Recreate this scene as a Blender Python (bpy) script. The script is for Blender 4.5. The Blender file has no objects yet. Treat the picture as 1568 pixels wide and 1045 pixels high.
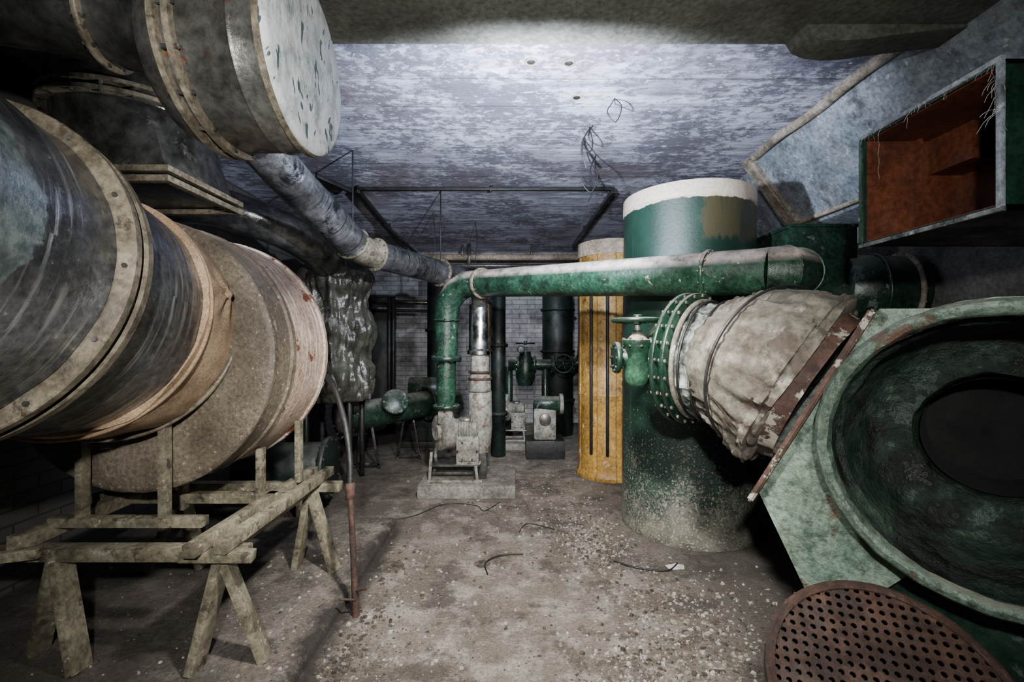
import bpy,bmesh,math,random
from mathutils import Vector,Matrix,noise
random.seed(3)
V=Vector
# ---------------------------------------------------------------- materials
class NT:
    def __init__(s,name):
        s.m=bpy.data.materials.new(name); s.m.use_nodes=True
        s.t=s.m.node_tree; s.n=s.t.nodes; s.l=s.t.links; s.b=s.n['Principled BSDF']
        s.tc=s.n.new('ShaderNodeTexCoord'); s.geo=s.n.new('ShaderNodeNewGeometry')
        s.pos=s.geo.outputs['Position']; s.uv=s.tc.outputs['UV']
    def put(s,sock,v):
        if isinstance(v,bpy.types.NodeSocket): s.l.new(v,sock)
        elif isinstance(v,(tuple,list)):
            sock.default_value=(*v,1) if (sock.type=='RGBA' and len(v)==3) else v
        else: sock.default_value=v
    def mp(s,v,sc,loc=(0,0,0)):
        n=s.n.new('ShaderNodeMapping'); s.l.new(v,n.inputs[0]); n.inputs['Scale'].default_value=sc; n.inputs['Location'].default_value=loc
        return n.outputs[0]
    def noise(s,v,sc,det=6,ro=.6,dist=0):
        n=s.n.new('ShaderNodeTexNoise'); s.l.new(v,n.inputs['Vector'])
        n.inputs['Scale'].default_value=sc; n.inputs['Detail'].default_value=det; n.inputs['Roughness'].default_value=ro; n.inputs['Distortion'].default_value=dist
        return n.outputs[0]
    def ramp(s,f,a,b,lo=0,hi=1):
        n=s.n.new('ShaderNodeMapRange'); s.put(n.inputs[0],f)
        for i,x in enumerate((a,b,lo,hi)): n.inputs[i+1].default_value=x
        return n.outputs[0]
    def mix(s,f,a,b,mode='MIX'):
        n=s.n.new('ShaderNodeMix'); n.data_type='RGBA'; n.blend_type=mode
        s.put(n.inputs[0],f); s.put(n.inputs[6],a); s.put(n.inputs[7],b)
        return n.outputs[2]
    def ma(s,op,a,b=0):
        n=s.n.new('ShaderNodeMath'); n.operation=op; s.put(n.inputs[0],a); s.put(n.inputs[1],b); return n.outputs[0]
    def sep(s,v):
        n=s.n.new('ShaderNodeSeparateXYZ'); s.l.new(v,n.inputs[0]); return n.outputs
    def comb(s,x,y,z):
        n=s.n.new('ShaderNodeCombineXYZ'); s.put(n.inputs[0],x); s.put(n.inputs[1],y); s.put(n.inputs[2],z); return n.outputs[0]
    def fin(s,col,rough=.6,metal=0,bump=None,bs=.3,bd=.01):
        s.put(s.b.inputs['Base Color'],col); s.put(s.b.inputs['Roughness'],rough); s.put(s.b.inputs['Metallic'],metal)
        if bump is not None:
            n=s.n.new('ShaderNodeBump'); n.inputs['Strength'].default_value=bs; n.inputs['Distance'].default_value=bd
            s.l.new(bump,n.inputs['Height']); s.l.new(n.outputs[0],s.b.inputs['Normal'])
        return s.m

def std(name,c1,c2,sc=3,patch=None,pt=(.58,.62),psc=7,patch2=None,pt2=(.62,.66),psc2=13,rough=.6,metal=0,bump=.4,bsc=40,bd=.006,
        dust=None,dt=(.3,.8),streak=None,sts=(1,60),stt=(.6,.7),speck=None,spt=(.66,.7),spsc=70,extra=None):
    k=NT(name); p=k.pos
    col=k.mix(k.ramp(k.noise(p,sc,8,.65),.35,.65),c1,c2)
    f=k.noise(p,bsc,5,.7)
    col=k.mix(.9,col,k.mix(k.ramp(f,.3,.7),(.35,.35,.35),(1.35,1.35,1.35)),'MULTIPLY')
    grime=k.ramp(k.noise(k.mp(p,(1,1,1),(11,3,8)),sc*.8,9,.7),.42,.60,0,.7)
    col=k.mix(grime,col,k.mix(1,col,(.30,.28,.25),'MULTIPLY'))
    if streak:
        nn=k.noise(k.mp(k.uv,(sts[0],sts[1],1)),1,5,.65)
        col=k.mix(k.ma('MULTIPLY',k.ramp(nn,*stt),k.ramp(k.noise(p,3.1,3),.38,.62)),col,streak)
    if speck: col=k.mix(k.ramp(k.noise(p,spsc,3,.6),*spt),col,speck)
    hb=f
    if patch:
        q=k.ramp(k.noise(k.mp(p,(1,1,1),(3,7,1)),psc,9,.68),*pt); col=k.mix(q,col,patch); hb=k.ma('SUBTRACT',f,k.ma('MULTIPLY',q,.5))
    if patch2:
        q2=k.ramp(k.noise(k.mp(p,(1,1,1),(9,2,5)),psc2,9,.7),*pt2); col=k.mix(q2,col,patch2); hb=k.ma('ADD',hb,k.ma('MULTIPLY',q2,.4))
    if dust:
        nz=k.sep(k.geo.outputs['Normal'])[2]
        d=k.ma('MULTIPLY',k.ramp(nz,*dt),k.ramp(k.noise(p,9,8,.7),.3,.6)); col=k.mix(d,col,dust)
    if extra: col=extra(k,col,f)
    r=k.ramp(k.noise(p,sc*2.3,5,.6),.3,.7,max(.05,rough-.15),min(1,rough+.2))
    return k.fin(col,r,metal,hb,bump,bd)

M={}
M['green']=std('green_paint_dark',(.006,.022,.014),(.014,.044,.028),3,patch=(.06,.08,.06),pt=(.64,.68),psc=9,patch2=(.07,.05,.03),pt2=(.65,.69),psc2=17,rough=.33,bump=.35,dust=(.17,.18,.15),dt=(.5,.9))
M['greenmid']=std('green_machine_paint',(.008,.024,.016),(.020,.050,.034),5,patch=(.10,.12,.10),pt=(.60,.66),psc=9,rough=.3,bump=.4,dust=(.18,.18,.155),dt=(.4,.9))
M['greenpipe']=std('green_pipe_paint',(.012,.046,.027),(.038,.102,.060),5,patch=(.008,.018,.012),pt=(.52,.61),psc=8,patch2=(.34,.36,.30),pt2=(.63,.67),psc2=18,rough=.28,bump=.4,dust=(.52,.43,.38),dt=(.25,.55))
M['greenlt']=std('green_hammered_enamel',(.10,.16,.12),(.20,.28,.215),4,patch=(.085,.045,.03),pt=(.56,.62),psc=6,patch2=(.03,.06,.04),pt2=(.54,.64),psc2=12,rough=.3,bump=.8,bsc=60,dust=(.28,.27,.225),dt=(.6,1.1))
M['greenin']=std('green_cast_interior',(.014,.032,.022),(.045,.080,.056),6,patch=(.007,.009,.007),pt=(.47,.6),psc=5,rough=.4,bump=1,bsc=26,bd=.015)
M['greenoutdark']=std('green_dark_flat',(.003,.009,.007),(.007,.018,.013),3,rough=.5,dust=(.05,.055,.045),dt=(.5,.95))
fs=dict(rough=.18,metal=.8,bump=.4,streak=(.62,.64,.66),sts=(2.6,40),stt=(.54,.65),speck=(.5,.5,.5),spt=(.69,.72),spsc=40,dust=(.28,.28,.27),dt=(.6,1.0))
M['foil']=std('grey_foil_wrap',(.11,.12,.14),(.32,.34,.37),4,**fs)
def nearx(k,col,f):
    s=k.sep(k.pos); q=k.ma('ADD',s[1],k.ma('MULTIPLY',k.noise(k.pos,5,7,.6),.35))
    q=k.ma('ADD',q,k.ma('MULTIPLY',k.ma('ABSOLUTE',k.ma('SUBTRACT',s[2],1.70)),.45))
    m=k.ramp(q,1.24,1.23); c2=k.mix(k.ramp(k.noise(k.pos,22,8,.7),.4,.62),(.15,.21,.23),(.40,.47,.48))
    return k.mix(m,col,c2)
M['foilnear']=std('grey_foil_wrap_torn',(.11,.12,.14),(.32,.34,.37),4,extra=nearx,**fs)
M['foil2']=std('grey_foil_pipe_wrap',(.18,.185,.20),(.40,.41,.43),5,rough=.2,metal=.75,bump=.5,bsc=18,bd=.01,streak=(.02,.02,.025),sts=(2,50),stt=(.54,.61),patch=(.03,.032,.038),pt=(.54,.62),psc=4)
M['galv']=std('galvanised_sheet',(.105,.105,.098),(.22,.218,.20),3,patch=(.17,.055,.022),pt=(.62,.655),psc=4,patch2=(.045,.045,.04),pt2=(.55,.67),psc2=6,rough=.28,metal=.55,bump=.25,bsc=25)
M['galvd']=std('galvanised_dark',(.08,.083,.082),(.19,.19,.18),3,patch=(.25,.23,.19),pt=(.60,.66),psc=5,rough=.2,metal=.7,bump=.3,bsc=12,bd=.01)
M['flange']=std('flange_beige_paint',(.16,.138,.098),(.29,.255,.19),9,patch=(.06,.045,.03),pt=(.56,.64),psc=14,rough=.38,bump=.4)
M['drum']=std('drum_brown_hammered',(.15,.125,.094),(.24,.20,.15),3,patch=(.32,.27,.21),pt=(.62,.68),psc=10,rough=.42,bump=.6,bsc=60,dust=(.28,.235,.185),dt=(.5,.9),speck=(.45,.40,.33),spt=(.66,.69),spsc=60)
M['drumside']=std('drum_side_peeling',(.40,.29,.22),(.60,.46,.37),3,patch=(.14,.045,.02),pt=(.585,.605),psc=6,streak=(.85,.79,.71),sts=(2,45),stt=(.55,.60),rough=.36,bump=.6,bsc=50)
M['cloth']=std('tan_canvas',(.46,.31,.19),(.60,.43,.275),4,rough=.95,bump=.25,bsc=140,bd=.003,patch=(.34,.23,.135),pt=(.60,.78),psc=4)
M['cloth2']=std('dusty_wrap_cloth',(.13,.12,.095),(.27,.25,.205),5,rough=.7,bump=.8,bsc=30,patch=(.42,.40,.35),pt=(.60,.68),psc=8,patch2=(.055,.04,.028),pt2=(.52,.63),psc2=5,streak=(.07,.058,.04),sts=(9,2),stt=(.50,.64))
M['cloth3']=std('grey_wrap_plastic',(.11,.13,.12),(.30,.33,.31),7,rough=.28,bump=.7,bsc=20,patch=(.03,.038,.036),pt=(.52,.59),psc=9,patch2=(.55,.58,.54),pt2=(.6,.67),psc2=16)
M['plastic']=std('dirty_plastic_sheet',(.028,.028,.022),(.10,.098,.078),4,rough=.18,bump=.6,bsc=10,bd=.02,patch=(.22,.215,.19),pt=(.59,.70),psc=5)
M['wood']=std('trestle_olive_paint',(.18,.163,.115),(.31,.285,.205),6,patch=(.06,.048,.035),pt=(.57,.64),psc=12,rough=.45,bump=.5,patch2=(.46,.42,.34),pt2=(.61,.67),psc2=20)
M['rust']=std('rusty_steel',(.045,.020,.012),(.085,.040,.025),8,patch=(.02,.010,.007),pt=(.5,.62),psc=10,rough=.7,bump=.8)
M['rustwhite']=std('rusty_flaking_plate',(.055,.026,.018),(.11,.055,.038),7,patch=(.34,.31,.26),pt=(.54,.57),psc=9,rough=.7,bump=.9)
M['redox']=std('red_oxide_interior',(.11,.030,.014),(.17,.052,.025),3,patch=(.05,.016,.009),pt=(.54,.68),psc=5,rough=.45,bump=.3)
M['yellow']=std('yellow_ochre_paint',(.34,.18,.03),(.50,.30,.075),3,patch=(.10,.055,.02),pt=(.57,.65),psc=7,patch2=(.58,.47,.30),pt2=(.6,.66),psc2=9,rough=.5,bump=.5)
M['cream']=std('cream_paint',(.45,.36,.26),(.6,.5,.39),4,patch=(.24,.14,.08),pt=(.6,.68),psc=6,rough=.6)
M['chrome']=std('polished_steel',(.5,.5,.5),(.62,.62,.62),3,rough=.22,metal=1,bump=.1)
M['concrete']=std('concrete',(.19,.18,.16),(.30,.285,.26),5,patch=(.42,.41,.38),pt=(.62,.68),psc=9,rough=.9,bump=.7,bd=.01)
M['black']=std('black_steel',(.008,.008,.008),(.02,.02,.02),4,rough=.5)
M['void']=std('opening_shade_black',(.001,.001,.001),(.003,.003,.003),4,rough=1)  # near-black colour stands in for the shade inside openings
M['pale']=std('pale_enamel',(.21,.21,.18),(.36,.355,.32),9,patch=(.10,.06,.035),pt=(.56,.62),psc=14,rough=.45)
M['chips']=std('plaster_chips',(.24,.215,.18),(.44,.40,.35),30,rough=.9)
M['chipsd']=std('dark_debris',(.04,.035,.028),(.11,.09,.065),20,rough=.9)
M['whitebit']=std('white_scrap',(.6,.6,.58),(.7,.7,.68),9,rough=.8)
M['beam']=std('beam_olive_plaster',(.095,.10,.082),(.15,.155,.13),2.2,patch=(.065,.065,.052),pt=(.58,.68),psc=3,patch2=(.015,.015,.014),pt2=(.64,.69),psc2=5,rough=.85,bump=.5)
M['duct']=std('blueish_duct_wrap',(.20,.24,.28),(.38,.43,.48),3,rough=.38,bump=.8,patch=(.08,.085,.09),pt=(.55,.66),psc=4,patch2=(.55,.6,.64),pt2=(.59,.66),psc2=14)
M['tape']=std('tan_sealant',(.24,.20,.155),(.42,.36,.29),9,rough=.8,bump=.8)

def m_disc():
    k=NT('white_peeling_disc'); p=k.pos
    a=k.noise(k.mp(p,(1,1.2,.8)),9,10,.75); sm=k.noise(k.mp(p,(1,2.0,1.0),(1,4,2)),5,3,.5,2.2)
    c=k.mix(k.ramp(a,.36,.54),(.24,.29,.29),(.80,.85,.85)); c=k.mix(k.ramp(sm,.61,.63),c,(.05,.085,.095))
    c=k.mix(k.ramp(k.noise(p,3,8,.7),.48,.68,0,.55),c,(.30,.34,.33)); return k.fin(c,.5,0,a,.8,.015)
M['disc']=m_disc()
def m_ceiling():
    k=NT('peeling_lime_paint_ceiling'); p=k.pos
    st=k.noise(k.mp(p,(1.1,7,1)),1.6,9,.72); b=k.noise(p,1.6,8,.7); f=k.noise(k.mp(p,(1,1.5,1)),12,9,.75)
    c=k.mix(k.ramp(st,.38,.60),(.25,.25,.34),(.66,.67,.80))
    d=k.ramp(k.ma('ADD',k.ma('MULTIPLY',b,.5),k.ma('MULTIPLY',f,.5)),.48,.535)
    c=k.mix(k.ma('MULTIPLY',d,.88),c,(.10,.095,.125))
    c=k.mix(k.ramp(f,.60,.65),c,(.8,.8,.88))
    sm=k.noise(k.mp(p,(1,1,1),(.7,.2,0)),1.1,5,.6)
    c=k.mix(k.ramp(sm,.50,.66,0,.75),c,(.12,.10,.105))
    line=k.ramp(k.ma('ABSOLUTE',k.ma('SUBTRACT',k.ma('FRACT',k.ma('MULTIPLY',k.ma('ADD',k.sep(p)[1],k.ma('MULTIPLY',b,.05)),3.3)),.5)),0,.03,.4,1)
    c=k.mix(1,c,k.comb(line,line,line),'MULTIPLY')
    return k.fin(c,.75,0,k.ma('ADD',f,st),1,.02)
M['ceiling']=m_ceiling()
def m_floor():
    k=NT('dusty_concrete_floor'); p=k.pos
    a=k.noise(p,1.3,9,.65); b=k.noise(p,5,9,.72); f=k.noise(p,55,6,.75)
    c=k.mix(k.ramp(a,.35,.65),(.145,.122,.10),(.29,.25,.205))
    c=k.mix(k.ramp(b,.48,.60),c,(.42,.37,.315))
    c=k.mix(k.ramp(k.noise(k.mp(p,(1,1,1),(5,5,0)),3.3,9,.75),.51,.59,0,.8),c,(.08,.066,.053))
    c=k.mix(k.ramp(k.noise(p,110,2,.5),.68,.71),c,(.47,.44,.39))
    c=k.mix(k.ramp(k.noise(k.mp(p,(1,1,1),(2,1,0)),60,3,.6),.63,.67),c,(.045,.038,.03))
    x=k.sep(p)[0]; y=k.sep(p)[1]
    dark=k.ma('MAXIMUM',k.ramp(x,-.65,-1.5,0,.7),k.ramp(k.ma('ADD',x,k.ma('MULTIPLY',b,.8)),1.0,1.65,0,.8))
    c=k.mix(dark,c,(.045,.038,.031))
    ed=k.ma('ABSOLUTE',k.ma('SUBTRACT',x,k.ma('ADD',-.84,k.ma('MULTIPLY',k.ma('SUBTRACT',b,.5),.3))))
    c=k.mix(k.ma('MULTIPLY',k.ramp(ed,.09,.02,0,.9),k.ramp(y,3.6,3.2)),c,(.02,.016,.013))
    c=k.mix(.8,c,k.mix(k.ramp(f,.3,.7),(.35,.35,.35),(1.25,1.25,1.25)),'MULTIPLY')
    return k.fin(c,.9,0,k.ma('ADD',k.ma('MULTIPLY',b,1.5),f),1,.02)
M['floor']=m_floor()
def m_brick(name,ax,c1,c2,mo):
    k=NT(name); s=k.sep(k.pos); v=k.comb(s[ax],s[2],0)
    n=k.n.new('ShaderNodeTexBrick'); k.l.new(v,n.inputs['Vector'])
    n.inputs['Scale'].default_value=1; n.inputs['Brick Width'].default_value=.25; n.inputs['Row Height'].default_value=.078; n.inputs['Mortar Size'].default_value=.006
    n.inputs['Mortar Smooth'].default_value=.4
    k.put(n.inputs['Color1'],c1); k.put(n.inputs['Color2'],c2); k.put(n.inputs['Mortar'],mo)
    d=k.noise(k.pos,2.5,8,.7); c=k.mix(k.ramp(d,.45,.65,0,.85),n.outputs[0],(.04,.037,.036))
    return k.fin(c,.8,0,k.ma('ADD',k.ma('MULTIPLY',n.outputs[1],-1),k.ma('MULTIPLY',k.noise(k.pos,40,5,.7),.4)),.7,.012)
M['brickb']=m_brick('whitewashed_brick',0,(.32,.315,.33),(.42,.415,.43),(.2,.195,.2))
M['brickl']=m_brick('whitewashed_brick_shaded',1,(.06,.057,.055),(.085,.082,.08),(.035,.033,.032))  # same white brick, with the left wall's shade put into its colour
M['wallr']=std('grey_plaster_wall',(.10,.098,.095),(.18,.178,.175),2,patch=(.24,.24,.24),pt=(.6,.68),psc=5,rough=.85,bump=.7,bd=.012,patch2=(.045,.042,.04),pt2=(.57,.7),psc2=4)
def m_tank():
    k=NT('tank_green_speckled'); p=k.pos; s=k.sep(p)
    col=k.mix(k.ramp(k.noise(p,3,8,.6),.35,.65),(.005,.018,.012),(.011,.036,.024))
    st=k.noise(k.mp(p,(14,14,.8)),1,6,.7); col=k.mix(k.ramp(st,.6,.72,0,.6),col,(.04,.075,.05))
    g=k.noise(p,48,6,.8); h=k.ma('ADD',g,k.ma('MULTIPLY',k.noise(p,2.5,5,.6),.5))
    lv=k.ma('SUBTRACT',h,k.ma('MULTIPLY',s[2],.40))
    col=k.mix(k.ramp(lv,.60,.63,0,.85),col,k.mix(k.ramp(k.noise(p,9,8,.7),.35,.6),(.05,.047,.037),(.15,.14,.115)))
    col=k.mix(k.ramp(k.ma('SUBTRACT',k.noise(p,75,3,.6),k.ma('MULTIPLY',s[2],.09)),.57,.60),col,(.24,.25,.19))
    rt=k.ma('ADD',s[0],k.ma('MULTIPLY',k.noise(p,6,5),.25))
    ol=k.ma('MULTIPLY',k.ramp(rt,1.36,1.39),k.ramp(k.ma('ADD',s[2],k.ma('MULTIPLY',st,.25)),2.12,2.15))
    olc=k.mix(k.ramp(st,.5,.6),(.045,.040,.020),(.018,.026,.015)); col=k.mix(ol,col,olc)
    band=k.ramp(k.ma('ADD',s[2],k.ma('MULTIPLY',k.noise(p,9,4),.05)),2.305,2.312)
    col=k.mix(band,col,k.mix(k.ramp(g,.4,.6),(.46,.38,.29),(.62,.54,.44)))
    return k.fin(col,k.ramp(s[2],.2,.9,.8,.36),0,g,.4,.006)
M['tank']=m_tank()

# ---------------------------------------------------------------- mesh helpers
def finish(name,bm,mat,smooth=True,ang=35):
    bmesh.ops.remove_doubles(bm,verts=bm.verts,dist=1e-5)
    bmesh.ops.recalc_face_normals(bm,faces=bm.faces)
    me=bpy.data.meshes.new(name); bm.to_mesh(me); bm.free()
    me.materials.append(M[mat] if isinstance(mat,str) else mat)
    if smooth:
        for p in me.polygons: p.use_smooth=True
        try: me.set_sharp_from_angle(angle=math.radians(ang))
        except Exception: pass
    c=V((0,0,0))
    if len(me.vertices):
        lo=V([min(v.co[i] for v in me.vertices) for i in range(3)]); hi=V([max(v.co[i] for v in me.vertices) for i in range(3)]); c=(lo+hi)/2
        me.transform(Matrix.Translation(-c))
    o=bpy.data.objects.new(name,me); o.location=c; bpy.context.collection.objects.link(o)
    return o
def group(name,parts):
    if len(parts)==1: parts[0].name=name; return parts[0]
    e=bpy.data.objects.new(name,None); e.empty_display_size=.1
    c=sum((p.location for p in parts),V((0,0,0)))/len(parts); e.location=c; bpy.context.collection.objects.link(e)
    for p in parts: p.parent=e; p.location=p.location-c
    return e
def basis(u):
    u=V(u).normalized(); up=V((0,0,1)) if abs(u.z)<.95 else V((1,0,0))
    a=up.cross(u).normalized(); b=u.cross(a); return u,a,b
def rings(bm,R,uvs,closed_u=True):
    lay=bm.loops.layers.uv.verify(); vs=[[bm.verts.new(p) for p in r] for r in R]
    n=len(R[0])
    for i in range(len(R)-1):
        for j in range(n):
            k=(j+1)%n
            try: f=bm.faces.new((vs[i][j],vs[i][k],vs[i+1][k],vs[i+1][j]))
            except ValueError: continue
            U=[(j,i),(j+1,i),(j+1,i+1),(j,i+1)]
            for l,(a,b) in zip(f.loops,U): l[lay].uv=(uvs[0]*a/n,uvs[1][b])
    return vs
def lathe(name,o,u,prof,mat,segs=72,disp=None,ang=35):
    u,a,b=basis(u); o=V(o); bm=bmesh.new(); R=[]; L=[0]
    for i,(t,r) in enumerate(prof):
        ring=[]
        for j in range(segs):
            th=2*math.pi*j/segs; rr=r
            if disp: rr=disp(th,t,r)
            rr=max(rr,1e-4) if r>0 else 0
            ring.append(o+u*t+(a*math.cos(th)+b*math.sin(th))*rr)
        R.append(ring)
        if i: L.append(L[-1]+math.hypot(t-prof[i-1][0],r-prof[i-1][1]))
    rm=max(r for _,r in prof); rings(bm,R,(2*math.pi*rm,L))
    return finish(name,bm,mat,ang=ang)
def cyl(name,p0,p1,r,mat,r1=None,segs=40,bev=.004):
    p0=V(p0);p1=V(p1);L=(p1-p0).length; r1=r if r1 is None else r1; b=min(bev,L*.3,r*.3)
    return lathe(name,p0,p1-p0,[(0,0),(0,r-b),(b,r),(L-b,r1),(L,r1-b),(L,0)],mat,segs,ang=50)
def catm(P,n):
    out=[]
    for i in range(len(P)-1):
        p0=P[max(i-1,0)];p1=P[i];p2=P[i+1];p3=P[min(i+2,len(P)-1)]
        for k in range(n):
            t=k/n; out.append(.5*((2*p1)+(-p0+p2)*t+(2*p0-5*p1+4*p2-p3)*t*t+(-p0+3*p1-3*p2+p3)*t**3))
    out.append(P[-1]); return out
def tube(name,pts,r,mat,segs=24,sm=0,disp=None,cap=True):
    P=[V(p) for p in pts]; rr=list(r) if isinstance(r,(list,tuple)) else [r]*len(P)
    if sm:
        Q=catm(P,sm); Rr=[]
        for i in range(len(P)-1):
            for k in range(sm): Rr.append(rr[i]+(rr[i+1]-rr[i])*k/sm)
        Rr.append(rr[-1]); P,rr=Q,Rr
    T=[]
    for i in range(len(P)):
        if i==0:t=P[1]-P[0]
        elif i==len(P)-1:t=P[-1]-P[-2]
        else: t=(P[i]-P[i-1]).normalized()+(P[i+1]-P[i]).normalized()
        T.append(t.normalized())
    _,a,b=basis(T[0]); bm=bmesh.new(); R=[];L=[0]
    for i,p in enumerate(P):
        if i:
            a=(a-T[i]*a.dot(T[i])).normalized(); L.append(L[-1]+(P[i]-P[i-1]).length)
        b=T[i].cross(a); f=1
        if 0<i<len(P)-1:
            f=1/max(.6,math.cos(.5*(P[i]-P[i-1]).angle(P[i+1]-P[i])))
            f=1+(f-1)*.5
        ring=[]
        for j in range(segs):
            th=2*math.pi*j/segs; q=rr[i]*f
            d=a*math.cos(th)+b*math.sin(th)
            if disp: q+=disp(p+d*q,th,i/(len(P)-1))
            ring.append(p+d*q)
        R.append(ring)
    if cap: R=[[P[0]]*segs]+R+[[P[-1]]*segs]; L=[0]+L+[L[-1]]
    rings(bm,R,(2*math.pi*max(rr),L)); return finish(name,bm,mat,ang=40)
def box(name,c,s,mat,rot=None,bev=.006):
    bm=bmesh.new(); bmesh.ops.create_cube(bm,size=1)
    for v in bm.verts: v.co=V((v.co.x*s[0],v.co.y*s[1],v.co.z*s[2]))
    b=min(bev,min(s)*.3)
    if b>0: bmesh.ops.bevel(bm,geom=bm.edges,offset=b,segments=2,affect='EDGES',profile=.6)
    m=Matrix.Translation(V(c))@(rot.to_4x4() if rot else Matrix()); bm.transform(m)
    return finish(name,bm,mat,ang=30)
def beam(name,p0,p1,w,h,mat,bev=.004):
    p0=V(p0);p1=V(p1);u,a,b=basis(p1-p0)
    rot=Matrix((a,b,u)).transposed(); return box(name,(p0+p1)/2,(w,h,(p1-p0).length),mat,rot,bev)
def torus(name,o,u,R,r,mat,seg=56,s2=12):
    u,a,b=basis(u);o=V(o);bm=bmesh.new();RR=[]
    for i in range(seg+1):
        th=2*math.pi*i/seg; d=a*math.cos(th)+b*math.sin(th)
        RR.append([o+d*(R+r*math.cos(2*math.pi*j/s2))+u*r*math.sin(2*math.pi*j/s2) for j in range(s2)])
    rings(bm,RR,(2*math.pi*r,[2*math.pi*R*i/seg for i in range(seg+1)])); return finish(name,bm,mat)
def bolts(name,o,u,R,n,s,h,mat,ph=0):
    u,a,b=basis(u);o=V(o);bm=bmesh.new()
    for i in range(n):
        th=2*math.pi*i/n+ph; c=o+(a*math.cos(th)+b*math.sin(th))*R
        lo=[bm.verts.new(c-u*h+(a*math.cos(k*math.pi/3)+b*math.sin(k*math.pi/3))*s) for k in range(6)]
        hi=[bm.verts.new(c+u*h+(a*math.cos(k*math.pi/3)+b*math.sin(k*math.pi/3))*s) for k in range(6)]
        bm.faces.new(hi);bm.faces.new(lo[::-1])
        for k in range(6): bm.faces.new((lo[k],lo[(k+1)%6],hi[(k+1)%6],hi[k]))
    return finish(name,bm,mat,smooth=False)
def extr(name,pts,o,ax,ay,n,d0,d1,mat,bev=.006):
    o=V(o);ax=V(ax);ay=V(ay);n=V(n);bm=bmesh.new()
    f=[bm.verts.new(o+ax*x+ay*y+n*d0) for x,y in pts]; g=[bm.verts.new(o+ax*x+ay*y+n*d1) for x,y in pts]
    bm.faces.new(f);bm.faces.new(g[::-1])
    for i in range(len(pts)): j=(i+1)%len(pts); bm.faces.new((f[i],g[i],g[j],f[j]))
    if bev: bmesh.ops.bevel(bm,geom=bm.edges,offset=bev,segments=2,affect='EDGES')
    return finish(name,bm,mat,ang=30)
def flange(pre,o,u,R,w,mat,n=12,bm_='flange',bs=.012):
    u=V(u).normalized(); o=V(o)
    return [cyl(pre+'_ring',o-u*w/2,o+u*w/2,R,mat,segs=64),bolts(pre+'_bolts',o,u,R-bs*1.5,n,bs,w/2+bs*.8,bm_)]
def handwheel(pre,o,u,R,mat):
    u,a,b=basis(u);o=V(o); L=[torus(pre+'_rim',o,u,R,R*.1,mat,40,10),cyl(pre+'_hub',o-u*.02,o+u*.03,R*.2,mat)]
    for i in range(5):
        th=2*math.pi*i/5; L.append(cyl(pre+f'_spoke_{i+1}',o,o+(a*math.cos(th)+b*math.sin(th))*R,R*.07,mat,segs=10))
    return L

# ---------------------------------------------------------------- room shell
CZ=2.82; X0,X1,YB,Y0=-2.6,2.6,7.5,-1.6
def slab(name,x0,x1,y0,y1,z0,z1,mat): return box(name,((x0+x1)/2,(y0+y1)/2,(z0+z1)/2),(x1-x0,y1-y0,z1-z0),mat,bev=0)
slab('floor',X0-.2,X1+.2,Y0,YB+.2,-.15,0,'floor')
slab('ceiling',X0-.2,X1+.2,Y0,YB+.2,CZ,CZ+.2,'ceiling')
slab('wall_back',X0-.2,X1+.2,YB,YB+.2,0,CZ,'brickb')
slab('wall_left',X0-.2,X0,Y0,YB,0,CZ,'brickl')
slab('wall_right',X1,X1+.2,Y0,YB,0,CZ,'wallr')
extr('ceiling_beam',[(-2.6,CZ+.01),(-2.6,2.73),(2.6,2.73),(2.6,CZ+.01)],(0,0,0),(1,0,0),(0,0,1),(0,1,0),Y0,2.12,'beam',bev=.008)
kp=[(1.27,2.74),(1.30,2.69),(1.36,2.665),(1.44,2.66),(1.54,2.665),(1.64,2.68),(1.80,2.70),(2.0,2.72),(2.0,2.74)]
extr('beam_knee',kp,(0,0,0),(1,0,0),(0,0,1),(0,1,0),1.98,2.125,'beam',bev=.004)
pl=[(-2.6,0),(-2.6,.05),(-.875,.05),(-.855,.03),(-.85,0)]
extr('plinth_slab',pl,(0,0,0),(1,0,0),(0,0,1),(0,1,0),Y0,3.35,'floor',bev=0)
Z=CZ-.001
hp=[(1.91,Z),(2.28,2.33),(2.34,2.27),(2.598,2.22),(2.598,Z)]
parts=[extr('wrapped_body',hp,(0,0,0),(1,0,0),(0,0,1),(0,1,0),Y0,3.68,'duct',bev=.02)]
hp2=[(1.87,Z),(2.25,2.31),(2.33,2.22),(2.598,2.17),(2.598,Z)]
parts.append(extr('end_collar',hp2,(0,0,0),(1,0,0),(0,0,1),(0,1,0),3.62,3.76,'tape',bev=.02))
parts.append(tube('ceiling_seal',[(1.91+.015*math.sin(i*1.7),-1+i*.2,CZ-.01) for i in range(24)],.035,'tape',10,3))
parts.append(tube('lower_seal',[(2.31+.01*math.sin(i*1.3),-1+i*.2,2.30) for i in range(24)],.02,'tape',10,3))
group('insulated_ceiling_duct',parts)
hp=[(2.05,Z),(2.45,2.25),(2.598,2.2),(2.598,Z)]
extr('wall_haunch',hp,(0,0,0),(1,0,0),(0,0,1),(0,1,0),3.8,7.49,'duct',bev=.01)

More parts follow.
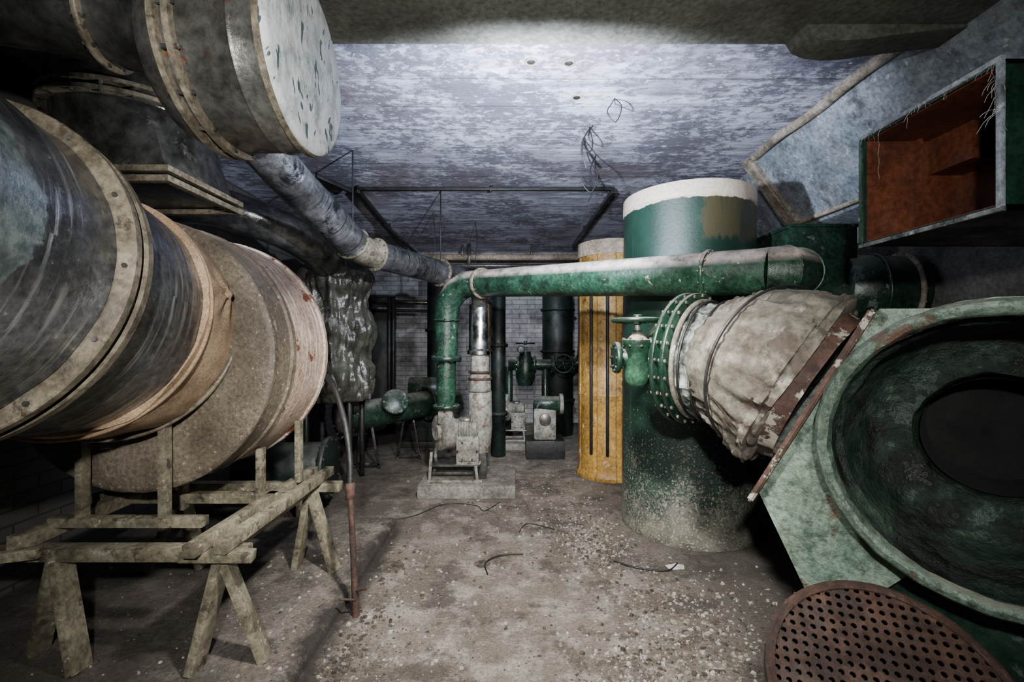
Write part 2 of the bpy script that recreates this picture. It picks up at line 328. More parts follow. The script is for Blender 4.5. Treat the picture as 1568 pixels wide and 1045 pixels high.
# ---------------------------------------------------------------- large left duct + drum
A=V((-1.70,1.985,1.41)); u=V((.125,-.73,.14)).normalized(); parts=[]
_,fa,fb=basis(u)
def wr(th,t,r):
    q=V((math.cos(th)*1.8,math.sin(th)*1.8,t*2.2)); s=r
    s+=.020*noise.noise(q)+.005*noise.noise(V((math.cos(th)*9,math.sin(th)*9,t*4)))
    dth=(th+math.pi)%(2*math.pi)-math.pi
    k=math.hypot((dth-.22)*.47,(t-.17)); s+=.020*math.exp(-(k/.03)**2)+.013*math.exp(-(k/.10)**2)*math.sin(6*math.atan2(t-.17,(dth-.22)*.47))
    return s
prof=[(0,.0),(0,.455),(.01,.468)]+[(.02+.28*i/36,.472+.008*math.sin(math.pi*i/36)) for i in range(37)]+[(.31,.44)]
parts.append(lathe('canvas_collar',A,u,prof,'cloth',180,wr,60))
parts.append(torus('collar_lashing',A+u*.03,u,.482,.010,'flange',90,8))
parts.append(torus('collar_lashing_front',A+u*.285,u,.478,.007,'cloth',90,8))
prof=[(.29,.43),(.29,.452)]+[(.29+.5*i/40,.456+(.002 if i%8==0 else 0)) for i in range(41)]
parts.append(lathe('duct_sleeve',A,u,prof,'foil',120,lambda th,t,r:r+.004*noise.noise(V((math.cos(th)*4,math.sin(th)*4,t*7)))))
for i,t in enumerate((.745,.80)):
    parts+= [lathe(f'flange_{i+1}',A,u,[(t-.016,.44),(t-.016,.507),(t-.012,.511),(t+.012,.511),(t+.016,.507),(t+.016,.44)],'flange',120)]
parts.append(lathe('flange_clamp_band',A,u,[(t,.495+.003*math.sin(t*300)) for t in [.755+.003*k for k in range(12)]],'galvd',120))
parts.append(bolts('flange_bolts',A+u*.772,u,.487,14,.007,.052,'galv'))
prof=[(.8,.44)]+[(.82+.9*i/50,.462+(.003 if i%10==0 else 0)) for i in range(51)]+[(1.72,.0)]
parts.append(lathe('duct_near_section',A,u,prof,'foilnear',120,lambda th,t,r:r+(.005*noise.noise(V((math.cos(th)*4,math.sin(th)*4,t*7))) if r>.3 else 0)))
group('foil_wrapped_air_duct',parts)
D=V((-1.66,2.0,1.29)); ux=V((0,1,0)); parts=[]
hd=lambda th,t,r: r+.003*noise.noise(V((math.cos(th)*14,math.sin(th)*14,t*14)))
parts.append(lathe('drum_face',D,ux,[(.005,0),(0,.40),(0,.59),(.004,.605),(.012,.612),(.03,.612),(.035,.60)],'drum',140,hd))
parts.append(lathe('drum_shell_front',D,ux,[(.03,.60),(.05,.602),(.17,.604),(.18,.614),(.21,.614),(.22,.604)],'drum',140,hd))
parts.append(lathe('drum_shell_peeling',D,ux,[(.22,.604),(.3,.606),(.5,.606),(.545,.606),(.55,.617),(.58,.617),(.585,.60),(.585,.0)],'drumside',140,hd))
parts.append(bolts('face_bolts',D,ux,.585,30,.006,.006,'flange'))
group('beige_filter_drum',parts)
b=[];w='wood'
def aframe(n,ap,f1,f2):
    ap=V(ap)
    return [beam(n+'_leg_1',(ap.x,ap.y,ap.z),f1,.085,.035,w),beam(n+'_leg_2',(ap.x,ap.y,ap.z),f2,.07,.035,w)]
b+=aframe('a',(-1.16,1.83,.49),(-1.25,1.79,.05),(-1.01,1.86,.05))
b+=aframe('b',(-1.82,1.83,.49),(-1.70,1.79,.05),(-1.98,1.90,.05))
b+=aframe('c',(-1.15,2.60,.51),(-1.24,2.62,.05),(-1.0,2.57,.05))
b+=aframe('d',(-1.90,2.60,.51),(-1.78,2.62,.05),(-2.05,2.57,.05))
b.append(beam('rail_front',(-2.10,1.83,.50),(-1.06,1.83,.50),.07,.05,w))
b.append(beam('rail_front_upper',(-1.95,1.93,.585),(-1.30,1.93,.585),.05,.04,w))
b.append(beam('rail_right_outer',(-1.12,1.74,.555),(-1.12,2.80,.555),.05,.05,w))
b.append(beam('rail_right_inner',(-1.21,1.70,.56),(-1.21,2.78,.56),.05,.05,w))
b.append(beam('rail_right_lower',(-1.165,1.80,.505),(-1.165,2.74,.505),.06,.04,w))
b.append(beam('rail_left',(-1.95,1.78,.555),(-1.95,2.78,.555),.06,.06,w))
b.append(beam('rail_back',(-2.1,2.66,.50),(-1.0,2.66,.50),.06,.05,w))
b.append(beam('brace_block',(-1.28,1.76,.52),(-1.02,1.80,.50),.05,.04,w))
b.append(beam('brace_stub',(-2.12,1.76,.50),(-1.85,1.79,.52),.05,.04,w))
for i,(x,y,z0,z1) in enumerate([(-1.83,1.94,.56,.97),(-1.48,1.94,.56,1.03),(-1.27,2.30,.57,.81),(-1.18,2.52,.57,.91),(-2.02,2.4,.57,.80),(-1.66,2.3,.5,.68)]):
    b.append(beam(f'post_{i+1}',(x,y,z0),(x,y,z1),.045,.03,w))
b.append(beam('cross_bearer',(-2.1,2.3,.56),(-1.1,2.3,.56),.05,.05,w))
group('steel_trestle',b)

# ---------------------------------------------------------------- upper left drum with white end
E=V((-.75,1.67,2.365)); ux=V((-1,0,0)); parts=[]
parts.append(lathe('end_disc',E,ux,[(-.012,0),(-.012,.29),(-.008,.305),(.0,.312),(.008,.312),(.012,.30)],'disc',100))
parts.append(lathe('rim',E,ux,[(.008,.29),(.008,.318),(.028,.318),(.030,.30)],'flange',100))
parts.append(lathe('body',E,ux,[(.02,.30),(.10,.302),(.11,.309),(.12,.302),(.34,.302),(.36,.302),(.42,.27),(.43,.0)],'galv',100))
for i,t in enumerate((.28,.325)):
    parts.append(lathe(f'flange_{i+1}',E,ux,[(t-.010,.29),(t-.010,.327),(t+.010,.327),(t+.010,.29)],'flange',100))
parts.append(bolts('flange_bolts',E+ux*.302,ux,.314,16,.008,.04,'galv'))
parts.append(cyl('riser',(-1.0,1.67,2.5),(-1.0,1.67,2.735),.15,'galvd',segs=64))
group('ventilation_drum',parts)
c=V((-2.08,2.54,0)); parts=[]
dn=V((0,0,-1))
parts.append(lathe('round_duct',c+V((0,0,CZ-.003)),dn,[(0,.37),(.1,.372),(.11,.38),(.12,.372),(.25,.372),(.30,.35)],'galvd',96))
for i,z in enumerate((2.60,2.555)):
    parts.append(lathe(f'flange_{i+1}',c+V((0,0,z)),dn,[(-.010,.35),(-.010,.41),(.010,.41),(.010,.35)],'flange',96))
parts.append(bolts('flange_bolts',c+V((0,0,2.577)),dn,.395,20,.008,.04,'galv'))
bm=bmesh.new(); R=[]
for k in range(9):
    f=k/8; ring=[]
    for j in range(96):
        th=2*math.pi*j/96; cx,sy=math.cos(th),math.sin(th)
        rs=1/max(abs(cx)/.27,abs(sy)/.27); r=.36*(1-f)+rs*f
        ring.append(V((c.x+.1*f+cx*r,c.y-.02*f+sy*r,2.54-.34*f)))
    R.append(ring)
rings(bm,R,(2,[i*.05 for i in range(9)])); parts.append(finish('transition',bm,'galvd',ang=25))
for nm,x0,x1,y0,y1 in (('f1',-.31,.31,-.31,-.27),('f2',-.31,.31,.27,.31),('f3',-.31,-.27,-.27,.27),('f4',.27,.31,-.27,.27)):
    for q,z in enumerate((2.195,2.145)):
        parts.append(box(f'rect_flange_{nm}_{q}',(c.x+.1+(x0+x1)/2,c.y-.02+(y0+y1)/2,z),(x1-x0,y1-y0,.03),'flange',bev=.003))
parts.append(box('flange_blanking_sheet',(c.x+.1,c.y-.02,2.17),(.56,.56,.012),'galvd'))
group('square_transition_duct',parts)
parts=[tube('duct',[(-2.38,1.2,2.53),(-2.1,1.35,2.53),(-1.85,1.52,2.53),(-1.62,1.6,2.53),(-1.40,1.65,2.50),(-1.15,1.67,2.43)],.15,'galvd',48,4)]
parts+=flange('joint_1',(-1.45,1.64,2.51),(1,.15,-.08),.175,.02,'flange',12,'galv',.007)
group('ceiling_branch_duct',parts)
parts=[tube('duct',[(-2.42,3.1,2.3),(-2.1,3.2,2.3),(-1.75,3.45,2.2),(-1.62,3.75,2.1),(-1.64,4.0,2.05)],.14,'galvd',32,4)]
group('side_branch_duct',parts)

# ---------------------------------------------------------------- diagonal grey pipe
parts=[]
pp=[V(p) for p in [(-1.50,2.36,2.80),(-1.49,2.42,2.66),(-1.45,2.60,2.48),(-1.225,3.50,2.10),(-1.12,3.74,2.06),(-.50,4.80,2.0),(-.36,5.02,1.95),(-.33,5.1,1.8),(-.33,5.12,1.3)]]
fd=lambda p,th,t:.004*noise.noise(p*14)
P4=catm(pp[:4],8)
parts.append(tube('pipe',P4,.125,'foil2',56,0,fd))
parts.append(tube('pipe_bend',[pp[3],(pp[3]+pp[4])/2+V((-.005,0,-.01)),pp[4]],.115,'flange',40))
parts.append(tube('pipe_far',pp[4:],.115,'foil2',40))
for i,(p,q) in enumerate(((pp[3],pp[3]-pp[2]),(pp[4],pp[5]-pp[4]),(V((-.70,4.46,2.02)),pp[5]-pp[4]))): parts+=flange(f'joint_{i+1}',p,q,.137,.022,'flange',12,'galv',.007)
parts+=[cyl('hanger_1',(-1.225,3.5,2.2),(-1.225,3.5,CZ),.006,'black',segs=8),cyl('hanger_2',(-.7,4.46,2.1),(-.7,4.46,CZ),.006,'black',segs=8)]
group('foil_wrapped_pipe',parts)

# ---------------------------------------------------------------- green pipe
parts=[]
gd=lambda p,th,t:.0015*noise.noise(p*11)
parts.append(tube('run',[V((1.36,2.39,1.715))+(V((-.27,3.95,1.85))-V((1.36,2.39,1.715)))*i/30 for i in range(31)],[.126-.010*i/30 for i in range(31)],'greenpipe',48,0,gd))
parts.append(tube('right_elbow',[(1.34,2.41,1.716),(1.42,2.375,1.713),(1.50,2.42,1.712),(1.58,2.56,1.712),(1.82,2.98,1.72)],[.128]*5,'greenpipe',48))
parts.append(tube('left_elbow',[(-.25,3.93,1.85),(-.40,4.02,1.85),(-.50,4.06,1.80),(-.57,4.08,1.69),(-.59,4.09,1.56),(-.59,4.09,1.18)],[.118,.115,.113,.11,.105,.10],'greenpipe',48))
parts.append(tube('down_pipe',[(-.59,4.09,1.19),(-.59,4.09,.95),(-.59,4.09,.74)],[.085,.088,.075],'greenpipe',40))
d=V((1.41,-1.35,-.12)).normalized()
parts+=flange('joint_1',(1.13,2.61,1.736),d,.138,.022,'greenpipe',12,'greenpipe',.008)
parts+=flange('joint_2',(-.26,3.94,1.85),d,.135,.03,'flange',12,'flange',.008)
parts+=flange('joint_3',(-.59,4.09,1.19),(0,0,1),.135,.04,'green',12,'green')
parts+=flange('joint_4',(-.59,4.09,1.53),(0,0,1),.116,.02,'green',12,'green',.007)
parts+=flange('joint_5',(-.59,4.09,.76),(0,0,1),.12,.03,'green',10,'green')
parts.append(torus('elbow_weld_1',(1.42,2.375,1.713),(.9,.1,0),.131,.006,'greenpipe'))
parts.append(torus('elbow_weld_2',(1.51,2.43,1.713),(.6,.8,0),.131,.006,'greenpipe'))
group('green_overhead_pipe',parts)
parts=[]; x,y=-.29,4.12
parts.append(lathe('polished_sleeve',(x,y,1.68),(0,0,-1),[(0,.05),(0,.095),(.01,.10),(.05,.095),(.06,.10),(.40,.10),(.42,.115),(.45,.115),(.45,.05)],'chrome',48))
parts.append(tube('lower_neck',[(x,y,1.24),(x,y,1.08),(x,y,1.0),(x,y,.9)],[.085,.08,.10,.10],'pale',40))
parts.append(cyl('red_ring_1',(x,y,1.06),(x,y,1.08),.105,'rust')); parts.append(cyl('red_ring_2',(x,y,1.00),(x,y,1.02),.11,'rust'))
parts.append(lathe('casing',(x,y+.03,.92),(0,0,-1),[(0,.09),(.03,.105),(.35,.11),(.5,.10),(.58,.08),(.58,0)],'pale',40)); parts.append(box('foot',(x,y+.05,.235),(.12,.18,.24),'galvd'))
parts.append(cyl('top_neck',(x,4.1,1.66),(x,4.0,1.80),.07,'galv'))
group('polished_branch_pipe',parts)
def blower(name,o,s=1):
    o=V(o); q=lambda x,y,z:o+V((x,y,z))*s; P=[]
    n=V((-.8,-.55,0)).normalized()
    P.append(lathe('volute',q(-.11,.02,.42)+n*-.06*s,n,[(0,0),(0,.15*s),(.01*s,.165*s),(.11*s,.165*s),(.12*s,.15*s),(.12*s,.07*s),(.15*s,.065*s),(.15*s,0)],'pale',48))
    P.append(box('outlet_neck',q(-.09,0,.58),(.13*s,.13*s,.15*s),'pale',bev=.01))
    P.append(lathe('motor',q(-.03,.0,.46),(1,-.1,0),[(0,0),(0,.075*s)]+[( (.01+.012*i)*s,(.085 if i%2 else .075)*s) for i in range(17)]+[(.22*s,.07*s),(.235*s,.05*s),(.235*s,0)],'pale',40,ang=20))
    P.append(box('gear_box',q(.11,-.03,.27),(.2*s,.17*s,.26*s),'pale',bev=.012)); P.append(box('gear_box_lid',q(.11,-.125,.28),(.15*s,.02*s,.17*s),'pale'))
    P.append(bolts('lid_bolts',q(.11,-.137,.28),(0,1,0),.085*s,6,.009*s,.005,'galvd'))
    P.append(cyl('motor_foot',q(.08,0,.38),q(.08,0,.42),.06*s,'pale'))
    for i,(a,b2) in enumerate(((-.22,-.12),(.2,-.12),(-.22,.14),(.2,.14))): P.append(beam(f'leg_{i+1}',q(a,b2,.002),q(a*.92,b2,.27 if a<0 else .15),.025*s,.025*s,'pale'))
    P.append(beam('base_rail_1',q(-.24,-.12,.0135),q(.24,-.12,.0135),.03*s,.025*s,'pale')); P.append(beam('base_rail_2',q(-.24,.14,.0135),q(.24,.14,.0135),.03*s,.025*s,'pale'))
    P.append(beam('deck',q(-.23,.01,.15),q(.22,.01,.15),.26*s,.02*s,'galvd'))
    P+=[cyl('terminal_box',q(.03,-.02,.53),q(.13,-.03,.53),.035*s,'galv')]
    return group(name,P)
blower('centrifugal_blower',(-.50,4.09,.11))
def pad(c,s): return box('concrete_pad',c,s,'concrete',bev=.012)
pad((-.39,4.19,.055),(.84,.63,.11))
pad((-.02,5.85,.04),(.5,.5,.08))
blower('centrifugal_blower',(-.02,5.85,.08),.9)

# ---------------------------------------------------------------- big green tank
T=V((1.30,3.38,0)); up=V((0,0,1)); parts=[]
parts.append(lathe('shell',T,up,[(0,0),(0,.47),(.05,.475),(.06,.47),(.55,.468),(1.0,.468),(1.02,.474),(1.04,.468),(1.8,.462),(1.81,.468),(1.83,.462),(2.29,.455),(2.30,.462),(2.39,.460),(2.40,.455),(2.40,0)],'tank',120))
parts.append(bolts('seam_bolts',T+V((0,0,1.03)),up,.466,30,.007,.01,'green'))
group('green_storage_tank',parts)
parts=[]; Y=V((1.0,4.65,0))
fl=lambda th,t,r: r-(.012 if (th*9/math.pi)%2<.25 else 0)
parts.append(lathe('shell',Y,up,[(0,0),(0,.34),(.03,.345),(.06,.325),(.1,.32),(.8,.318),(.82,.325),(.84,.318),(2.19,.315),(2.2,.318)],'yellow',160,fl))
parts.append(lathe('cream_top',Y,up,[(2.19,.322),(2.20,.325),(2.33,.322),(2.335,.31),(2.335,0)],'cream',64))
for i,th in enumerate((-2.35,-1.85)):
    p=Y+V((math.cos(th),math.sin(th),0))*.33
    parts.append(cyl(f'cable_conduit_{i+1}',p+V((0,0,.25)),p+V((0,0,1.9)),.016,'black',segs=12))
group('yellow_filter_column',parts)

# ---------------------------------------------------------------- wrapped connector between tank and fan
parts=[]
fdir=V((.626,-.626,-.463)); dr=V((.66,-.74,-.08)).normalized()
O=V((1.19,1.80,1.155)); P0=V((.905,2.26,1.262)); Oe=O-fdir*.03
parts.append(tube('tank_stub',catm([V((1.12,3.05,1.30)),V((1.02,2.75,1.29)),V((.93,2.50,1.28)),V((.89,2.35,1.27)),P0-dr*.02],5),[.21]*20+[.22],'green',56))
for i,s_ in enumerate((-.045,0.005)):
    parts+=flange(f'flange_{i+1}',P0+dr*s_,dr,.325,.022,'green',24,'cloth2',.008)
parts.append(tube('flange_cord',[P0+dr*.035+(basis(dr)[1]*math.cos(a)+basis(dr)[2]*math.sin(a))*.285 for a in [2*math.pi*i/40 for i in range(41)]],.012,'cloth2',10))
def rid(x): return 1-abs(2*x)
def cd(p,th,t):
    s1=(p.x-p.y)
    w1=noise.noise(V((s1*20+p.z*5,(p.x+p.y)*4,p.z*6))); w2=noise.noise(V((s1*5,(p.x+p.y)*3+9,p.z*26+s1*4)))
    return .012*noise.noise(p*6)+.017*rid(w1)+.012*rid(w2)-.016
def cd2(p,th,t):
    # skirt gathers toward the tied end
    return cd(p,th,t)+.016*max(0,t-.45)*1.8*math.sin(th*15+3*noise.noise(p*5))
mid=[P0+dr*.01,P0+dr*.10+V((0,0,-.002)),P0+dr*.20+V((.005,0,-.012)),P0+dr*.31+V((.01,0,-.032)),Oe-fdir*.13,Oe-fdir*.06,Oe]
full=catm(mid,12)
n1=36
parts.append(tube('grey_wrap',full[:n1+3],[.262+.052*i/n1-(.012*math.exp(-((i-15)/2.)**2)) for i in range(n1+3)],'cloth3',180,0,cd))
cp=full[n1-4:]; rr=[]
for i in range(len(cp)):
    t_=i/(len(cp)-1); rr.append(.325+.035*min(1,t_*1.2)+(.018 if .48<t_<.86 else 0)-.014*math.exp(-((t_-.42)/.05)**2)-.02*max(0,(t_-.92)/.08))
parts.append(tube('canvas_wrap',cp,rr,'cloth2',200,0,cd2))
for i,(k_,r_) in enumerate(((8,.012),(15,.006),(n1-3,.024),(n1+13,.020))):
    tg=(full[k_+1]-full[k_]).normalized()
    parts.append(torus(f'lashing_{i+1}',full[k_],tg,.262+.052*min(k_,48)/n1+r_,.006,'black' if i!=2 else 'galv',80,8))
parts.append(lathe('rusty_neck',Oe-fdir*.02,fdir,[(0,.28),(.0,.325),(.03,.32),(.06,.31),(.075,.31)],'rustwhite',70,lambda th,t,r:r+.01*noise.noise(V((math.cos(th)*5,math.sin(th)*5,t*9)))))
group('canvas_flexible_connector',parts)

parts=[]; vx=V((.64,2.32,1.265))
parts.append(lathe('body',vx-V((0,0,.14)),up,[(0,0),(0,.045),(.02,.062),(.05,.066),(.19,.066),(.21,.080),(.23,.080),(.235,.05),(.26,.03),(.28,.026),(.28,0)],'greenpipe',40))
parts.append(cyl('stem',vx+V((0,0,.10)),vx+V((0,0,.21)),.014,'galv')); parts+=handwheel('handwheel',vx+V((0,0,.19)),up,.12,'green')
parts.append(cyl('bore',vx+V((-.11,.01,.0)),vx+V((.20,.03,.0)),.045,'green'))
parts+=flange('inlet',vx+V((-.105,.01,0)),(1,0,0),.08,.025,'green',8,'green',.009)
parts+=flange('outlet',vx+V((.105,.01,0)),(1,0,0),.08,.04,'green',8,'cloth3',.009)
parts.append(bolts('bonnet_bolts',vx+V((0,0,.08)),up,.072,8,.007,.022,'galv'))
group('gate_valve',parts)

# ---------------------------------------------------------------- foreground fan
C=V((1.247,1.15,1.05)); n=V((.7071,.7071,0)); t=V((.7071,-.7071,0)); parts=[]
rough=lambda th,tt,r: r+.004*noise.noise(V((math.cos(th)*9,math.sin(th)*9,tt*22)))
parts.append(lathe('inlet_bell',C,n,[(.12,.402),(.06,.402),(.045,.398),(.03,.402),(.012,.412),(0,.410),(-.014,.400),(-.018,.386),(-.012,.374),(.0,.368),(.012,.366)],'greenlt',140,rough))
prof=[(.010,.368)]+[(.012+.3*i/30,.366-.05*(i/30)**2-.014*math.exp(-((i-8)/2.)**2)) for i in range(31)]+[(.34,.29),(.36,.25),(.365,.22),(.36,.20),(.39,.19),(.62,.185)]
parts.append(lathe('inlet_cone',C,n,prof,'greenin',140,lambda th,tt,r:r+.008*noise.noise(V((math.cos(th)*5,math.sin(th)*5,tt*12)))))
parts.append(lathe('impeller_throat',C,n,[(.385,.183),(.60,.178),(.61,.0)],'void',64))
arc=[(.42*math.cos(a),.42*math.sin(a)) for a in [math.radians(q) for q in range(-115,112,9)]]
poly=[(-.60,-.25),(-.43,-.60),(-.32,-.55)]+arc+[(-.26,.40),(-.27,.385)]
def polyray(poly,th):
    dx,dy=math.cos(th),math.sin(th); best=0
    for i in range(len(poly)):
        (x1,y1),(x2,y2)=poly[i],poly[(i+1)%len(poly)]; ex,ey=x2-x1,y2-y1; den=dx*ey-dy*ex
        if abs(den)<1e-9: continue
        s=(x1*ey-y1*ex)/den; w_=(x1*dy-y1*dx)/den
        if s>0 and -1e-6<=w_<=1+1e-6: best=max(best,s)
    return best
angs=sorted(set([2*math.pi*i/160 for i in range(160)]+[math.atan2(y,x)%(2*math.pi) for x,y in poly]))
def annulus(name,d0,d1,ri,sc,mat):
    bm=bmesh.new(); RR=[]
    def P(r,th,d): return C+t*(r*math.cos(th))+up*(r*math.sin(th))+n*d
    outer=[max(ri+.005,polyray(poly,a)*sc) for a in angs]
    RR=[[P(ri,a,d0) for a in angs],[P(o_,a,d0) for a,o_ in zip(angs,outer)],[P(o_,a,d1) for a,o_ in zip(angs,outer)],[P(ri,a,d1) for a in angs],[P(ri,a,d0) for a in angs]]
    rings(bm,RR,(3,[0,.3,.5,.8,1])); return finish(name,bm,mat,ang=25)
parts.append(annulus('scroll_case_front',.10,.115,.392,1.0,'greenlt'))
parts.append(annulus('scroll_case_band',.115,.68,.392,.965,'greenlt'))
parts.append(extr('scroll_case_back',[(x*.98,y*.98) for x,y in poly],C,t,up,n,.68,.70,'greenlt',0))
e0=V((-.60,-.25));e1=V((-.25,.42));nn=V((-.886,.463))
parts.append(extr('outlet_flange',[tuple(e0-(e1-e0)*.05),tuple(e0+nn*.02-(e1-e0)*.05),tuple(e1+nn*.02-(e1-e0)*.04),tuple(e1-(e1-e0)*.04)],C,t,up,n,.07,.73,'rustwhite',.006))
parts.append(bolts('rim_rivets',C+n*.02,n,.39,26,.006,.038,'greenlt'))
parts.append(extr('pedestal',[(-.28,-1.05),(.35,-1.05),(.25,-.40),(-.25,-.40)],C,t,up,n,.2,.6,'green',.01))
group('centrifugal_fan_housing',parts)
def perforated(pre,o,nr,R,cell,mat):
    u,a,b=basis(nr);o=V(o);bm=bmesh.new();K=int(R/cell)+1;h=cell/2;hr=cell*.30
    for i in range(-K,K+1):
        for j in range(-K,K+1):
            cx=i*cell; cy=j*cell
            if math.hypot(cx,cy)>R-cell*.45: continue
            out=[];inn=[]
            for k in range(8):
                th=math.pi/4*k; ix,iy=math.cos(th),math.sin(th); m=max(abs(ix),abs(iy))
                out.append((cx+h*ix/m,cy+h*iy/m)); inn.append((cx+hr*ix,cy+hr*iy))
            vo=[bm.verts.new(o+a*x+b*y) for x,y in out]; vi=[bm.verts.new(o+a*x+b*y) for x,y in inn]; vd=[bm.verts.new(o+a*x+b*y-u*.006) for x,y in inn]
            for k in range(8):
                l=(k+1)%8; bm.faces.new((vo[k],vo[l],vi[l],vi[k])); bm.faces.new((vi[k],vi[l],vd[l],vd[k]))
    return finish(pre,bm,mat,smooth=False)
pc=V((.90,1.08,.51)); pn=V((-.25,-.58,.76)).normalized()
parts=[perforated('perforated_sheet',pc,pn,.262,.0235,'rust'),
 lathe('rim',pc,pn,[(-.06,.255),(-.06,.262),(.004,.262),(.008,.255),(.004,.240),(-.004,.240)],'rust',90),
 lathe('inside_floor',pc,pn,[(-.06,.258),(-.06,0)],'black',60),
 cyl('stand_drum',(pc.x+.03,pc.y+.06,0),(pc.x+.03,pc.y+.06,.33),.17,'rust')]
group('perforated_strainer_cap',parts)

# ---------------------------------------------------------------- right side rectangular duct
parts=[]
x0,x1,y0,y1,z0,z1=1.46,2.598,1.36,1.90,1.745,2.195; th=.014
parts.append(slab('side_front',x0,x1,y0,y0+th,z0,z1,'green')); parts.append(slab('side_back',x0,x1,y1-th,y1,z0,z1,'green'))
parts.append(slab('side_top',x0,x1,y0,y1,z1-th,z1,'green')); parts.append(slab('side_bottom',x0,x1,y0,y1,z0,z0+th,'green'))
i0=th+.001
parts.append(slab('liner_front',x0+.01,1.95,y0+i0,y0+i0+.004,z0+i0,z1-i0,'redox'));parts.append(slab('liner_back',x0+.01,1.95,y1-i0-.004,y1-i0,z0+i0,z1-i0,'redox'))
parts.append(slab('liner_top',x0+.01,1.95,y0+i0,y1-i0,z1-i0-.004,z1-i0,'redox'));parts.append(slab('liner_bottom',x0+.01,1.95,y0+i0,y1-i0,z0+i0,z0+i0+.004,'redox'))
parts.append(slab('inner_partition',1.86,1.87,y0+i0,y1-i0,z0+i0,z1-i0,'redox'))
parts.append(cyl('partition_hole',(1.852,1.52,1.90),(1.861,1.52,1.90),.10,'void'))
parts.append(torus('partition_hole_rim',(1.855,1.52,1.90),(1,0,0),.102,.006,'redox'))
parts.append(slab('inner_rib',1.66,1.675,y1-i0-.03,y1-i0-.004,z0+i0,z1-i0,'redox'))
parts.append(slab('inner_step',1.72,1.86,y1-.2,y1-i0-.004,z1-.16,z1-i0,'redox'))
for nm,a_,b_,m_ in (('bottom',(x0,y0-.01,z0),(x0,y1+.01,z0),'cloth3'),('top',(x0,y0-.01,z1),(x0,y1+.01,z1),'duct'),('front',(x0,y0,z0),(x0,y0,z1),'duct'),('back',(x0,y1,z0),(x0,y1,z1),'greenpipe')):
    parts.append(beam('lip_'+nm,a_,b_,.016,.016,m_))
fr=[]
for i in range(60):
    s=random.random(); e=random.choice((0,0,1))
    p=V((x0-.008,y0+s*(y1-y0),z1)) if e==0 else V((x0-.008,y0+.01,z0+(.6+.4*s)*(z1-z0)))
    L=.015+.05*random.random(); pts=[p]
    dd=V((random.uniform(-.3,.1),random.uniform(-.9,.9),random.uniform(-1,.1))).normalized()
    for k in range(4): pts.append(pts[-1]+dd*L/4); dd=(dd+V((0,random.uniform(-.6,.6),-.4))).normalized()
    fr.append(pts)
p=V((x0-.01,1.80,2.17)); fr.append([p+V((0,.004*math.sin(i*2),-.02*i)) for i in range(10)])
bm=bmesh.new()
for pts in fr:
    for k in range(len(pts)-1):
        a_,b_=pts[k],pts[k+1]; w_=V((0,.0006,.0006)); bm.faces.new([bm.verts.new(a_-w_),bm.verts.new(a_+w_),bm.verts.new(b_+w_),bm.verts.new(b_-w_)])
parts.append(finish('frayed_gasket_threads',bm,'whitebit',smooth=False))
group('open_rectangular_duct',parts)
parts=[box('housing',(2.0,3.16,1.78),(.42,.50,.64),'greenmid',bev=.01),box('housing_rim',(2.0,3.16,2.09),(.44,.52,.022),'greenmid'),
 cyl('round_duct',(2.18,3.05,1.69),(2.59,2.95,1.66),.235,'greenmid',segs=64)]
parts+=flange('wall_flange',(2.52,2.97,1.665),(1,-.2,0),.262,.02,'tape',20,'tape',.006)
parts+=flange('mid_flange',(2.36,3.0,1.675),(1,-.2,0),.248,.018,'greenmid',16,'green',.006)
parts+=[box('bracket_post',(2.05,3.3,.73),(.08,.08,1.46),'green')]
group('green_plenum_box',parts)

# ---------------------------------------------------------------- ceiling rails, pipes, wires
parts=[beam('cross_bar',(-1.46,4.30,2.79),(.96,4.30,2.79),.03,.03,'black'),beam('side_rail_1',(-1.46,4.3,2.77),(-1.60,6.7,2.75),.04,.045,'black'),beam('side_rail_2',(.96,4.3,2.77),(.90,6.7,2.75),.04,.045,'galvd')]
for i,(x,y) in enumerate(((-1.46,4.3),(-1.53,5.7),(.95,4.35),(.92,5.8),(-.2,4.3))): parts.append(cyl(f'hanger_{i+1}',(x,y,2.76),(x,y,CZ),.012,'black',segs=8))
parts.append(beam('diagonal_stay',(-1.50,4.25,2.75),(-1.75,3.95,2.81),.04,.04,'black'))
parts.append(beam('drop_stay',(-1.53,5.4,2.75),(-1.2,5.9,2.45),.03,.03,'black'))
group('hoist_rail_frame',parts)
parts=[cyl('pipe',(-2.2,6.9,2.62),(2.0,6.9,2.62),.045,'cream'),cyl('lower_pipe',(-1.9,6.95,2.5),(.9,6.95,2.5),.03,'galv')]
for i,x in enumerate((-1.6,-.75,.3)): parts.append(cyl(f'hanger_{i+1}',(x,6.9,2.62),(x,6.9,CZ),.015,'galv',segs=10))
parts.append(cyl('riser',(-.65,6.88,2.5),(-.65,6.88,CZ),.03,'galv'))
group('pale_water_pipe',parts)
def wire(name,pts,r,mat): return tube(name,pts,r,mat,8,8)
Zc=CZ-.003
parts=[wire('w1',[(.55,3.1,Zc),(.50,3.08,2.75),(.47,3.05,2.66),(.52,3.05,2.62),(.55,3.1,2.70),(.53,3.12,Zc)],.004,'black'),
 wire('w2',[(.62,2.75,Zc),(.60,2.74,2.78),(.57,2.72,2.72),(.62,2.72,2.66),(.66,2.74,2.76),(.63,2.76,Zc)],.003,'black'),
 wire('w3',[(.52,3.3,Zc),(.55,3.25,2.65),(.60,3.2,2.52),(.56,3.2,2.40),(.50,3.2,2.45),(.48,3.2,2.55)],.004,'black'),
 wire('w4',[(.66,3.6,Zc),(.62,3.6,2.70),(.64,3.6,2.55),(.60,3.6,2.45)],.004,'black'),
 wire('w5',[(.52,3.28,Zc),(.50,3.26,2.72),(.53,3.24,2.58)],.009,'galvd')]
group('hanging_wires',parts)
parts=[]
